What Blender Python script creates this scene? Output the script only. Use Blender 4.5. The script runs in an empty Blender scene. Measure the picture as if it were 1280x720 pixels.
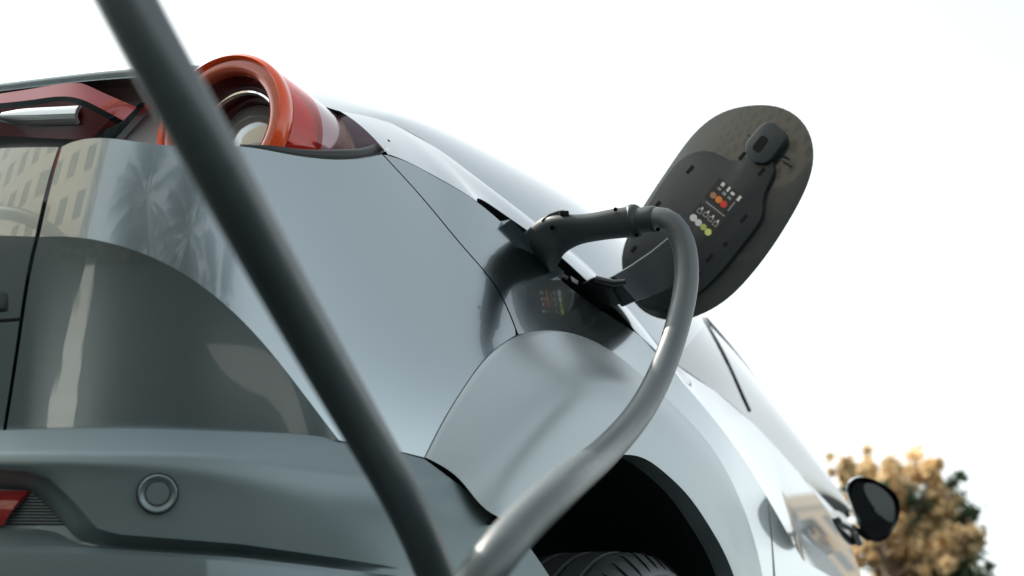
import bpy, bmesh, math, random
import numpy as np
from mathutils import Vector, Matrix

scene = bpy.context.scene
COL = scene.collection
R = math.radians

# ------------------------------------------------------------------ camera
CAM = np.array([1.4935, -0.9431, 0.3531])
YAW, PIT, ROL, FPX = 0.4437, 0.3284, 0.0479, 1598.9
_f = np.array([-math.sin(YAW)*math.cos(PIT), math.cos(YAW)*math.cos(PIT), math.sin(PIT)])
_r = np.array([math.cos(YAW), math.sin(YAW), 0.0])
_u = np.cross(_r, _f)
CR = math.cos(ROL)*_r + math.sin(ROL)*_u
CU = -math.sin(ROL)*_r + math.cos(ROL)*_u
CF = _f
cd = bpy.data.cameras.new('camera')
cam = bpy.data.objects.new('camera', cd)
COL.objects.link(cam)
cam.matrix_world = Matrix(((CR[0], CU[0], -CF[0], CAM[0]), (CR[1], CU[1], -CF[1], CAM[1]),
                           (CR[2], CU[2], -CF[2], CAM[2]), (0, 0, 0, 1)))
cd.sensor_width = 36.0
cd.lens = FPX/1280*36
cd.clip_start = 0.05
cd.clip_end = 2000
cd.dof.use_dof = True
cd.dof.focus_distance = 1.78
cd.dof.aperture_fstop = 4.0
scene.camera = cam

# ------------------------------------------------------------------ world, sun, exposure
SUN_AZ, SUN_EL = R(273), R(46)        # compass bearing of the sun (0 = +Y, clockwise)
world = bpy.data.worlds.new('World')
scene.world = world
world.use_nodes = True
wn = world.node_tree
bg = wn.nodes['Background']
sky = wn.nodes.new('ShaderNodeTexSky')
sky.sky_type = 'NISHITA'
sky.sun_disc = False
sky.sun_elevation = SUN_EL
sky.sun_rotation = SUN_AZ
sky.air_density = 1.0
sky.dust_density = 2.0
sky.ozone_density = 1.0
hsv = wn.nodes.new('ShaderNodeHueSaturation')
hsv.inputs['Saturation'].default_value = 0.2
wn.links.new(sky.outputs[0], hsv.inputs['Color'])
tint = wn.nodes.new('ShaderNodeVectorMath'); tint.operation = 'MULTIPLY'
tint.inputs[1].default_value = (0.985, 1.02, 0.985)
wn.links.new(hsv.outputs[0], tint.inputs[0])
wn.links.new(tint.outputs[0], bg.inputs['Color'])
bg.inputs['Strength'].default_value = 0.15
sl = bpy.data.lights.new('sun', 'SUN')
sl.energy = 3.0
sl.angle = R(0.5)
sl.color = (1.0, 0.93, 0.82)
so = bpy.data.objects.new('sun', sl)
COL.objects.link(so)
sdir = Vector((math.sin(SUN_AZ)*math.cos(SUN_EL), math.cos(SUN_AZ)*math.cos(SUN_EL), math.sin(SUN_EL)))
so.rotation_euler = sdir.to_track_quat('Z', 'Y').to_euler()
so.location = (0, -5, 20)
scene.view_settings.view_transform = 'Standard'
scene.view_settings.look = 'None'
scene.view_settings.gamma = 1.0
scene.view_settings.use_curve_mapping = False
scene.view_settings.exposure = 1.08
scene.render.resolution_x = 1024
scene.render.resolution_y = 576

# ------------------------------------------------------------------ helpers
def ray(u, v):
    return (u-640)/FPX*CR - (v-360)/FPX*CU + CF

def at(u, v, x=None, y=None, z=None, d=None):
    r = ray(u, v)
    if d is not None:
        return CAM + r*d
    i, val = (0, x) if x is not None else ((1, y) if y is not None else (2, z))
    return CAM + r*(val-CAM[i])/r[i]

def spline(P, n, closed=False):
    """natural cubic spline through P (chord length), n samples"""
    P = np.asarray(P, float)
    if len(P) == 2:
        t = np.linspace(0, 1, n)[:, None]
        return P[0]*(1-t)+P[1]*t
    d = np.sqrt(((P[1:]-P[:-1])**2).sum(1))
    d = np.maximum(d, 1e-9)
    t = np.concatenate([[0], np.cumsum(d)])
    m = len(P)
    A = np.zeros((m, m)); B = np.zeros_like(P)
    A[0, 0] = A[-1, -1] = 1
    for i in range(1, m-1):
        A[i, i-1] = d[i-1]; A[i, i] = 2*(d[i-1]+d[i]); A[i, i+1] = d[i]
        B[i] = 6*((P[i+1]-P[i])/d[i]-(P[i]-P[i-1])/d[i-1])
    M = np.linalg.solve(A, B)
    s = np.linspace(0, t[-1], n)
    k = np.clip(np.searchsorted(t, s, side='right')-1, 0, m-2)
    h = d[k][:, None]; x0 = (t[k+1]-s)[:, None]; x1 = (s-t[k])[:, None]
    return (M[k]*x0**3/(6*h)+M[k+1]*x1**3/(6*h)+(P[k]/h-M[k]*h/6)*x0+(P[k+1]/h-M[k+1]*h/6)*x1)

def resample(P, n):
    P = np.asarray(P, float)
    d = np.sqrt(((P[1:]-P[:-1])**2).sum(1)); t = np.concatenate([[0], np.cumsum(d)])
    s = np.linspace(0, t[-1], n)
    return np.stack([np.interp(s, t, P[:, i]) for i in range(P.shape[1])], 1)

def link(name, me, mat=None, parent=None, smooth=True):
    o = bpy.data.objects.new(name, me)
    COL.objects.link(o)
    if mat is not None:
        me.materials.append(mat)
    if smooth:
        me.polygons.foreach_set('use_smooth', [True]*len(me.polygons))
    if parent is not None:
        o.parent = parent
    return o

def pydata(name, V, F, mat=None, parent=None, smooth=True, sharp=None):
    me = bpy.data.meshes.new(name)
    me.from_pydata([tuple(map(float, v)) for v in V], [], F)
    me.validate()
    me.update()
    o = link(name, me, mat, parent, smooth)
    if smooth and sharp:
        me.set_sharp_from_angle(angle=R(sharp))
    return o

def from_bm(name, bm, mat, parent=None, smooth=True, sharp=40, bevel=0, seg=2):
    bmesh.ops.recalc_face_normals(bm, faces=bm.faces)
    if bevel:
        es = [e for e in bm.edges if len(e.link_faces) == 2 and e.calc_face_angle(0) > R(30)]
        bmesh.ops.bevel(bm, geom=es, offset=bevel, segments=seg, affect='EDGES', profile=0.6)
    me = bpy.data.meshes.new(name)
    bm.to_mesh(me); bm.free()
    o = link(name, me, mat, parent, smooth)
    if smooth:
        me.set_sharp_from_angle(angle=R(sharp))
    return o

def grid_faces(nu, nv, off=0, flip=False):
    F = []
    for j in range(nv-1):
        for i in range(nu-1):
            a = off+j*nu+i
            q = (a, a+1, a+nu+1, a+nu)
            F.append(q[::-1] if flip else q)
    return F

def outward(G, ref):
    """True when the grid's faces point away from ref"""
    nv, nu = G.shape[:2]
    c = G[nv//2, nu//2]; du = G[nv//2, min(nu//2+1, nu-1)]-c; dv = G[min(nv//2+1, nv-1), nu//2]-c
    return np.dot(np.cross(du, dv), c-ref) > 0

REFC = np.array([0.0, 1.6, 0.5])
def skin(name, G, mat, parent=None, flange=0.0, ref=REFC, sharp=35, bev=0.0015):
    """grid of points -> panel; its four edges are rolled and turned inwards by flange metres"""
    nv, nu = G.shape[:2]
    flip = not outward(G, ref)
    V = G.reshape(-1, 3).tolist()
    F = grid_faces(nu, nv, 0, flip)
    if flange:
        N = np.zeros_like(G)
        gu = np.gradient(G, axis=1); gv = np.gradient(G, axis=0)
        N = np.cross(gu, gv); N /= np.maximum(np.linalg.norm(N, axis=2, keepdims=True), 1e-12)
        if flip: N = -N
        ring = [(0, i) for i in range(nu)]+[(j, nu-1) for j in range(1, nv)]+[(nv-1, i) for i in range(nu-2, -1, -1)]+[(j, 0) for j in range(nv-2, 0, -1)]
        idx = [j*nu+i for j, i in ring]
        prev = idx
        for dep in (flange,):
            base = len(V)
            V += [(G[j, i]-N[j, i]*dep).tolist() for j, i in ring]
            cur = list(range(base, base+len(ring)))
            for k in range(len(ring)):
                k2 = (k+1) % len(ring)
                q = (prev[k], prev[k2], cur[k2], cur[k])
                F.append(q if flip else q[::-1])
            prev = cur
    return pydata(name, V, F, mat, parent, True, sharp)

def tube(name, path, rad, mat, parent=None, seg=20, cap=True, sq=2.0):
    path = np.asarray(path, float); n = len(path)
    rad = np.full(n, rad) if np.isscalar(rad) else np.asarray(rad)
    T = np.gradient(path, axis=0); T /= np.linalg.norm(T, axis=1)[:, None]
    up = np.array([0.13, 0.31, 0.94]); nrm = np.cross(T[0], up); nrm /= np.linalg.norm(nrm)
    V = []; F = []
    for i in range(n):
        nrm = nrm-T[i]*np.dot(nrm, T[i]); nrm /= np.linalg.norm(nrm)
        bi = np.cross(T[i], nrm)
        for k in range(seg):
            a = 2*math.pi*k/seg
            q = 1.0 if sq == 2.0 else 1.0/(abs(math.cos(a))**sq+abs(math.sin(a))**sq)**(1/sq)
            V.append(path[i]+rad[i]*q*(math.cos(a)*nrm+math.sin(a)*bi))
    for i in range(n-1):
        for k in range(seg):
            k2 = (k+1) % seg
            F.append((i*seg+k, i*seg+k2, (i+1)*seg+k2, (i+1)*seg+k))
    if cap:
        F.append(tuple(range(seg))[::-1]); F.append(tuple((n-1)*seg+k for k in range(seg)))
    return pydata(name, V, F, mat, parent, True, 40)

def lathe(name, prof, origin, axis, mat, parent=None, seg=64, upv=(0, 0, 1), sharp=35, closed=False, squash=1.0):
    """prof: list of (radius, distance along axis)"""
    ax = np.asarray(axis, float); ax /= np.linalg.norm(ax)
    e1 = np.asarray(upv, float); e1 = e1-ax*np.dot(e1, ax); e1 /= np.linalg.norm(e1)
    e2 = np.cross(ax, e1)
    o = np.asarray(origin, float)
    V = []; F = []
    for r, h in prof:
        for k in range(seg):
            a = 2*math.pi*k/seg
            V.append(o+ax*h+r*(math.cos(a)*e1+squash*math.sin(a)*e2))
    m = len(prof)
    for i in range(m if closed else m-1):
        i2 = (i+1) % m
        for k in range(seg):
            k2 = (k+1) % seg
            F.append((i*seg+k, i*seg+k2, i2*seg+k2, i2*seg+k))
    ob = pydata(name, V, F, mat, parent, True, None)
    me = ob.data
    bm = bmesh.new(); bm.from_mesh(me)
    bmesh.ops.remove_doubles(bm, verts=bm.verts, dist=1e-6)
    bmesh.ops.recalc_face_normals(bm, faces=bm.faces); bm.to_mesh(me); bm.free()
    me.set_sharp_from_angle(angle=R(sharp))
    return ob

def empty(name, loc=(0, 0, 0), label=None, cat=None, group=None, kind=None):
    o = bpy.data.objects.new(name, None)
    o.empty_display_size = 0.1
    o.location = loc
    COL.objects.link(o)
    tag(o, label, cat, group, kind)
    return o

def tag(o, label=None, cat=None, group=None, kind=None):
    if label: o['label'] = label
    if cat: o['category'] = cat
    if group: o['group'] = group
    if kind: o['kind'] = kind
    return o

def mirror_x(o, name, parent=None):
    """the same part on the car's other side"""
    me = o.data.copy()
    n = len(me.vertices)
    co = np.empty(n*3); me.vertices.foreach_get('co', co)
    co = co.reshape(-1, 3); co[:, 0] *= -1
    me.vertices.foreach_set('co', co.ravel())
    me.flip_normals(); me.update()
    c = bpy.data.objects.new(name, me); COL.objects.link(c); c.parent = parent
    return c

# ------------------------------------------------------------------ materials
def mat(name, base, rough=0.5, metal=0.0, coat=0.0, spec=0.5, trans=0.0, ior=1.5, noise=0.0, nscale=200.0, bump=0.0, bscale=900.0, rvar=0.0, coat_ior=1.5, coat_rough=0.03):
    m = bpy.data.materials.new(name); m.use_nodes = True
    nt = m.node_tree; p = nt.nodes['Principled BSDF']
    I = p.inputs
    I['Base Color'].default_value = (*base, 1)
    I['Roughness'].default_value = rough
    I['Metallic'].default_value = metal
    I['Coat Weight'].default_value = coat
    I['Coat Roughness'].default_value = coat_rough
    I['Coat IOR'].default_value = coat_ior
    I['Specular IOR Level'].default_value = spec
    I['Transmission Weight'].default_value = trans
    I['IOR'].default_value = ior
    tc = nt.nodes.new('ShaderNodeTexCoord')
    if noise or rvar:
        n = nt.nodes.new('ShaderNodeTexNoise'); n.inputs['Scale'].default_value = nscale; n.inputs['Detail'].default_value = 4
        nt.links.new(tc.outputs['Object'], n.inputs['Vector'])
        if noise:
            mr = nt.nodes.new('ShaderNodeMapRange'); mr.inputs[3].default_value = 1-noise; mr.inputs[4].default_value = 1+noise
            nt.links.new(n.outputs[0], mr.inputs[0])
            mx = nt.nodes.new('ShaderNodeVectorMath'); mx.operation = 'SCALE'; mx.inputs[0].default_value = base
            nt.links.new(mr.outputs[0], mx.inputs['Scale']); nt.links.new(mx.outputs[0], I['Base Color'])
        if rvar:
            mr = nt.nodes.new('ShaderNodeMapRange'); mr.inputs[3].default_value = max(0, rough-rvar); mr.inputs[4].default_value = rough+rvar
            nt.links.new(n.outputs[0], mr.inputs[0]); nt.links.new(mr.outputs[0], I['Roughness'])
    if bump:
        n2 = nt.nodes.new('ShaderNodeTexNoise'); n2.inputs['Scale'].default_value = bscale; n2.inputs['Detail'].default_value = 3
        nt.links.new(tc.outputs['Object'], n2.inputs['Vector'])
        b = nt.nodes.new('ShaderNodeBump'); b.inputs['Strength'].default_value = bump; b.inputs['Distance'].default_value = 0.001
        nt.links.new(n2.outputs[0], b.inputs['Height']); nt.links.new(b.outputs[0], I['Normal'])
    return m

M = {}
M['paint'] = mat('grey_metallic_paint', (0.325, 0.39, 0.415), 0.20, 1.0, 1.0, coat_ior=1.85, coat_rough=0.0, bump=0.012, bscale=350)
M['satin'] = mat('satin_grey_plastic', (0.205, 0.262, 0.278), 0.42, 0.6, spec=0.8, bump=0.05, bscale=1500)
M['satin2'] = mat('lightened_satin_grey', (0.41, 0.47, 0.49), 0.38, 0.6, spec=0.8, bump=0.04, bscale=1500)  # lighter copy of the bumper satin; the flare's skylight is in the colour
M['liner'] = mat('wheel_well_liner', (0.018, 0.032, 0.037), 0.9, bump=0.2, bscale=300)
M['black'] = mat('black_plastic', (0.012, 0.016, 0.018), 0.42, bump=0.05, bscale=1200)
M['gloss_black'] = mat('gloss_black', (0.01, 0.012, 0.014), 0.08, coat=0.5)
M['gap'] = mat('shut_line_dark', (0.004, 0.005, 0.006), 0.9)
M['glass'] = mat('tinted_glass', (0.03, 0.04, 0.042), 0.02, coat=1.0, spec=0.8, coat_ior=1.9, coat_rough=0.0)
M['red'] = mat('red_lens', (0.95, 0.06, 0.03), 0.03, trans=0.85, ior=1.5)
M['red_dark'] = mat('dark_red_bezel', (0.10, 0.012, 0.014), 0.15, coat=1.0)
M['orange'] = mat('orange_red_light_guide', (0.95, 0.10, 0.012), 0.22, trans=0.08, ior=1.45, coat=0.6)
M['chrome'] = mat('bright_reflector', (0.75, 0.76, 0.76), 0.08, 1.0)
M['clear'] = mat('clear_lens', (0.95, 0.97, 0.97), 0.02, trans=1.0, ior=1.5)
M['rubber'] = mat('tyre_rubber', (0.075, 0.088, 0.093), 0.5, bump=0.1, bscale=600, noise=0.2, nscale=60)
M['alloy'] = mat('alloy_rim', (0.55, 0.56, 0.57), 0.25, 0.9)
M['cable'] = mat('grey_cable_rubber', (0.055, 0.074, 0.082), 0.42, spec=1.0, noise=0.22, nscale=90, rvar=0.1)
M['handle'] = mat('matt_black_handle', (0.027, 0.039, 0.044), 0.48, bump=0.12, bscale=1800)
M['flap_in'] = mat('flap_inner_plastic', (0.022, 0.031, 0.036), 0.4, bump=0.04, bscale=1500)
M['flap_skin'] = mat('flap_primed_back', (0.085, 0.095, 0.094), 0.25, 0.3, coat=0.5)

# ------------------------------------------------------------------ the car's outer shell
SA, SB, SN = 0.905, 1.15, 2.5

def wof(x, y):
    return math.atan2(x, SB-y) if y < SB else math.pi/2+(y-SB)/SA

def shell(w, z, s):
    if w <= math.pi/2:
        r = 1.0/((math.sin(w)/(SA-s))**SN+(math.cos(w)/(SB-s))**SN)**(1/SN)
        return np.array([r*math.sin(w), SB-r*math.cos(w), z])
    y = SB+(w-math.pi/2)*SA
    return np.array([SA-s-0.045*max(0, y-2.7)**2, y, z])

def s_up(w, z):
    """how far the painted flank stands in from the widest outline"""
    h = z-0.60
    s = 0.02+0.03*max(h, 0)+0.11*max(h, 0)**2
    k = min(1, max(0, (w-0.5)/0.35)); k = k*k*(3-2*k)
    f = min(1, max(0, (w-1.25)/0.6)); k *= 1-0.85*f*f*(3-2*f)
    s += k*0.23*0.5*((h-0.12)+math.sqrt((h-0.12)**2+0.08**2))
    return s

def fval(P, sf):
    x, y, z = P
    w = wof(max(x, 1e-6), y)
    s = sf(w, z) if callable(sf) else sf
    if y < SB:
        return (max(x, 0)/(SA-s))**SN+((SB-y)/(SB-s))**SN-1
    return (x+0.045*max(0, y-2.7)**2)/(SA-s)-1

def hit(u, v, sf):
    r = ray(u, v)
    t0 = 0.5; f0 = fval(CAM+r*t0, sf); t = t0
    while t < 7:
        t += 0.02
        f1 = fval(CAM+r*t, sf)
        if f0 > 0 >= f1:
            a, b = t-0.02, t
            for _ in range(30):
                m = (a+b)/2
                if fval(CAM+r*m, sf) > 0: a = m
                else: b = m
            return CAM+r*b
        f0 = f1
    # grazing: closest approach
    best = min((abs(fval(CAM+r*q, sf)), q) for q in np.linspace(0.6, 6, 300))
    return CAM+r*best[1]

def wz(P):
    return (wof(P[0], P[1]), P[2])

def wcurve(pix, sf, n=28, poly=False):
    """pixel polyline -> (w, z) curve on the shell"""
    pp = resample(pix, n) if poly else spline(pix, n)
    return np.array([wz(hit(u, v, sf)) for u, v in pp])

def coons(top, right, bottom, left, nu, nv, e=(0, 0, 0, 0)):
    """(w,z) patch; top/bottom run left to right, left/right run top to bottom; e = gaps as fractions (t,r,b,l)"""
    top, bottom = resample(top, 201), resample(bottom, 201)
    left, right = resample(left, 201), resample(right, 201)
    U = np.linspace(e[3], 1-e[1], nu); V = np.linspace(e[0], 1-e[2], nv)
    q = np.linspace(0, 1, 201)
    ev = lambda C, t: np.array([np.interp(t, q, C[:, 0]), np.interp(t, q, C[:, 1])])
    G = np.zeros((nv, nu, 2))
    for j, v in enumerate(V):
        l, r = ev(left, v), ev(right, v)
        for i, u in enumerate(U):
            t, b = ev(top, u), ev(bottom, u)
            G[j, i] = (1-v)*t+v*b+(1-u)*l+u*r-((1-u)*(1-v)*top[0]+u*(1-v)*top[-1]+(1-u)*v*bottom[0]+u*v*bottom[-1])
    return G

def to3(G, sf):
    return np.array([[shell(w, z, sf(w, z)) for w, z in row] for row in G])

def row3(pts, n, poly=False):
    """row of (u, v, s) -> 3-D points on the shell with that inset"""
    pp = resample(pts, n) if poly else spline(pts, n)
    return np.array([hit(u, v, s) for u, v, s in pp])

def loft(rows, nv, smooth=True):
    rows = np.array(rows)
    if not smooth:
        out = []
        for a, b in zip(rows[:-1], rows[1:]):
            for t in np.linspace(0, 1, nv, endpoint=False):
                out.append(a*(1-t)+b*t)
        out.append(rows[-1]); return np.array(out)
    G = np.array([spline(rows[:, i], nv) for i in range(rows.shape[1])])
    return G.transpose(1, 0, 2)

car = empty('car', (0, 0.95, -0.08), 'grey crossover car plugged in to charge, seen from its rear right corner', 'car')

# ---- the curves the photograph shows on the flank
SEAM = [(76, 184), (66, 215), (50, 275), (40, 325), (26, 410), (6, 540)]              # tailgate shut line
ARC = [(47, 296), (90, 296), (130, 302), (200, 326), (270, 371), (330, 430), (380, 493), (424, 551)]
BTOP = [(6, 540), (150, 537), (280, 541), (424, 551)]
TOPE = [(76, 184), (84, 180), (200, 181), (300, 183), (380, 196), (440, 199), (478, 193)]
SEAM2 = [(478, 193), (530, 250), (580, 310), (622, 362), (647, 418)]
FL_L = [(647, 418), (615, 440), (585, 477), (555, 525), (531, 572)]

wt = wcurve(TOPE, s_up); ws2 = wcurve(SEAM2, s_up); wfl = wcurve(FL_L, s_up)
warc = wcurve(ARC, s_up); wbr = wcurve([(424, 551), (480, 560), (531, 572)], s_up)
wsU = wcurve([(76, 184), (66, 215), (47, 296)], s_up)
zarc_w, zarc_z = warc[:, 0], warc[:, 1]

def s_low(w, z):
    za = float(np.interp(w, zarc_w, zarc_z))
    d = max(za-z, 0)
    return s_up(w, za)+0.21*d+0.05*d*d
wbt = wcurve(BTOP, s_low)
wsL = wcurve([(47, 296), (40, 325), (26, 410), (6, 540)], s_low)

# upper and lower halves of the painted rear corner, one panel folded along the arc
G1 = to3(coons(wt, np.vstack([ws2, wfl[1:]]), np.vstack([warc, wbr[1:]]), wsU, 90, 50, (0, 0.002, 0, 0.004)), s_up)
skin('rear_corner_panel', G1, M['paint'], car, 0.012)
GL = coons(warc, np.repeat(warc[-1:], 30, 0)+np.linspace(0, 1, 30)[:, None]*(wbt[-1]-warc[-1]), wbt, wsL, 70, 30, (0, 0, 0, 0.004))
G2 = to3(GL, s_low)
skin('lower_corner_panel', G2, M['paint'], car, 0.012)

# tailgate: from its shut line to the middle of the car
def tail_patch(left_curve, z_top, z_bot, sf, zc_top, zc_bot, nu=40, nv=30):
    L = np.array(left_curve)
    w0 = 0.0
    C = np.stack([np.zeros(len(L)), np.linspace(zc_top, zc_bot, len(L))], 1)
    n = 40
    t = np.linspace(0, 1, n)[:, None]
    ease = lambda a, b: np.concatenate([a[0]*(1-t)+b[0]*t, a[1]*(1-t**2)+b[1]*t**2], 1)
    top = ease(C[0], L[0]); bot = ease(C[-1], L[-1])
    return to3(coons(top, L, bot, C, nu, nv, (0, 0.008, 0, 0)), sf)
ztc, zac, zbc = wsU[0, 1]-0.004, wsU[-1, 1]+0.004, wsL[-1, 1]-0.01
GT1 = tail_patch(wsU, 0, 0, s_up, ztc, zac)
zarc_w = np.concatenate([[0], zarc_w]); zarc_z = np.concatenate([[zac], zarc_z])
GT2 = tail_patch(wsL, 0, 0, s_low, zac, zbc)
gate = skin('tailgate_upper', GT1, M['paint'], car, 0.012)
gate2 = skin('tailgate_lower', GT2, M['paint'], car, 0.012)

# the body behind the gaps
def back_panel(name, sf, w0, w1, z0, z1, m, nu=40, nv=16):
    G = np.array([[shell(w, z, sf(w, z)) for w in np.linspace(w0, w1, nu)] for z in np.linspace(z1, z0, nv)])
    return skin(name, G, m, car)
back_panel('inner_body', lambda w, z: s_up(w, z)+0.03+(0.09 if z < 0.85 else 0.02), 0.0, 1.0, 0.45, 0.94, M['gap'])

# ---- bumper
def ext(row, n=14):
    """carry a bumper row on from its left end to the middle of the car at the same height and inset"""
    p = row[0]; w0 = wof(p[0], p[1])
    r = math.hypot(p[0], SB-p[1])
    # recover the inset at this point
    lo, hi = -0.1, 0.4
    for _ in range(40):
        m = (lo+hi)/2
        if np.linalg.norm(shell(w0, p[2], m)[:2]-np.array([0, SB])) > r: lo = m
        else: hi = m
    L = np.array([shell(w, p[2], lo) for w in np.linspace(0, w0, n, endpoint=False)])
    return np.vstack([L, row])
NB = 70
def brow(pts, poly=False): return ext(row3(pts, NB, poly))
b1 = brow([(0, 538, .036), (150, 535.5, .036), (280, 539, .034), (424, 549, .028), (531, 574, .020)])
b0 = b1+np.array([0, 0.05, 0.004]); b0[:, 0] *= 0.95
b2 = brow([(0, 568, .002), (150, 568, .002), (280, 573, .001), (424, 592, .001), (563, 598, 0.005)])
b2m = brow([(0, 577, .0), (150, 577, .0), (280, 586, .0), (424, 612, 0), (586, 615, 0.003)])
b2n = brow([(0, 582, .001), (150, 590, .002), (280, 612, .003), (424, 645, .002), (540, 655, .002), (642, 661, 0.001)])
b3a = [(0, 587, .006), (36, 589, .006), (62, 598, .007), (92, 626, .009), (122, 661, .014), (150, 668, .014), (300, 680, .013), (420, 697, .008), (488, 708, .004), (560, 718, .003), (700, 742, .003)]
b3 = brow(b3a, True)
b4a = [(0, 592, .02), (36, 594, .02), (58, 603, .02), (84, 630, .025), (112, 668, .03), (135, 680, .036), (300, 690, .036), (420, 704, .02), (488, 709.5, .004), (560, 720, .003), (700, 744, .003)]
b4 = brow(b4a, True)
b4b = [(0, 612, .045), (34, 613, .045), (48, 622, .045), (70, 645, .045), (98, 676, .045), (135, 682, .04), (300, 692, .038), (420, 706, .022), (488, 711, .004), (560, 722, .003), (700, 746, .003)]
b5 = brow(b4b, True)
b6 = brow([(0, 659, .045), (40, 660, .045), (70, 665, .045), (98, 680, .045), (135, 685, .036), (300, 695, .03), (420, 709, .016), (488, 714, .004), (560, 726, .003), (700, 750, .003)], True)
b7 = brow([(0, 682, .02), (70, 682.5, .02), (135, 686, .02), (300, 697, .016), (420, 711, .01), (488, 719, .003), (560, 730, .003), (700, 756, .003)], True)
b8 = brow([(0, 690, .012), (150, 693, .012), (300, 704, .011), (420, 718, .008), (560, 738, .003), (700, 765, .003)])
b9 = brow([(0, 760, .02), (150, 766, .02), (300, 780, .018), (420, 795, .01), (560, 815, .005), (720, 840, .003)])
b10 = brow([(0, 900, .07), (150, 905, .07), (300, 915, .06), (420, 925, .05), (560, 940, .04), (740, 960, .03)])
bumper = skin('bumper', loft([b0, b1], 3, False), M['satin'], car)
UP = loft([b2, b2m, b3], 14, True)
bumper_face = skin('bumper_upper_bevel', np.concatenate([loft([b1, b2], 6, False)[:-1], loft([b2, b2m, b2n, b3], 26, True)]), M['satin'], bumper, sharp=70)
bumper_groove = skin('bumper_groove', loft([b3, b4, b5], 3, False), M['satin'], bumper, sharp=50)
skin('bumper_recess', loft([b5, b6, b7], 4, False), M['satin'], bumper, sharp=50)
skin('bumper_lower', np.concatenate([loft([b7, b8], 4, False)[:-1], loft([b8, b9, b10], 8, True)]), M['satin'], bumper, sharp=50)

# ---- wheel-arch flare
FL = [(531, 572), (555, 525), (585, 477), (615, 440), (648, 419), (700, 414), (760, 437), (810, 478), (850, 516), (890, 562), (925, 628), (950, 718), (962, 800)]
FLC = [(612, 640), (622, 600), (648, 555), (685, 512), (715, 493), (745, 487), (790, 503), (830, 533), (866, 572), (898, 622), (922, 680), (938, 740), (948, 820)]
FLL = [(636, 656), (650, 640), (668, 622), (700, 603), (735, 580), (770, 569), (800, 571), (830, 590), (858, 617), (885, 655), (905, 690), (922, 735), (934, 820)]
NF = 80
f0 = np.array([shell(*wz(hit(u, v, s_up)), 0) if False else hit(u, v, s_up) for u, v in resample(spline(FL, 160), NF)])
f0i = f0.copy()
fc = row3([(u, v, -0.018) for u, v in FLC], NF)
fl = row3([(u, v, -0.024) for u, v in FLL], NF)
fin = fl.copy(); fin[:, 0] -= 0.03
fin2 = fl.copy(); fin2[:, 0] -= 0.05
f0b = f0*0.62+fc*0.38; f0b[:, 0] += 0.012
fcl = fc*0.5+fl*0.5; fcl[:, 0] += 0.002
dirn = (f0b-f0)
fgap = f0+dirn*0.015; fgap[:, 0] += 0.002
fdeep = f0.copy(); fdeep[:, 0] -= 0.02; fdeep[:, 1] += 0.004
flG = np.concatenate([loft([fdeep, fgap], 2, False)[:-1], loft([fgap, f0b, fc, fcl, fl], 24, True), loft([fl, fin], 3, False)[1:]])
flare = skin('wheel_arch_flare', flG, M['satin2'] if 'satin2' in M else M['satin'], car, sharp=60)

# ---- wheel well and wheel
WC = np.array([0.0, 0.95, 0.265]); WR = 0.345
wl = fin[::-1][np.linspace(0, NF-1, 48).astype(int)]
G = [wl+np.array([.004, 0, 0])]
wc0 = np.array([0, 0.84, 0.28])
for x, k in ((0.80, 1.06), (0.62, 1.06), (0.5, 1.0)):
    q = wl.copy(); q[:, 1:] = wc0[1:]+(q[:, 1:]-wc0[1:])*k; q[:, 0] = np.minimum(x, q[:, 0]-.02); G.append(q)
well = skin('wheel_well', np.array(G), M['liner'], car)
V = [(0.5, 0.85+0.6*math.cos(t), 0.25+0.6*math.sin(t)) for t in np.linspace(0, 2*math.pi, 40, endpoint=False)]
pydata('wheel_well_wall', V, [tuple(range(40))], M['liner'], car, False)

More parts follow.
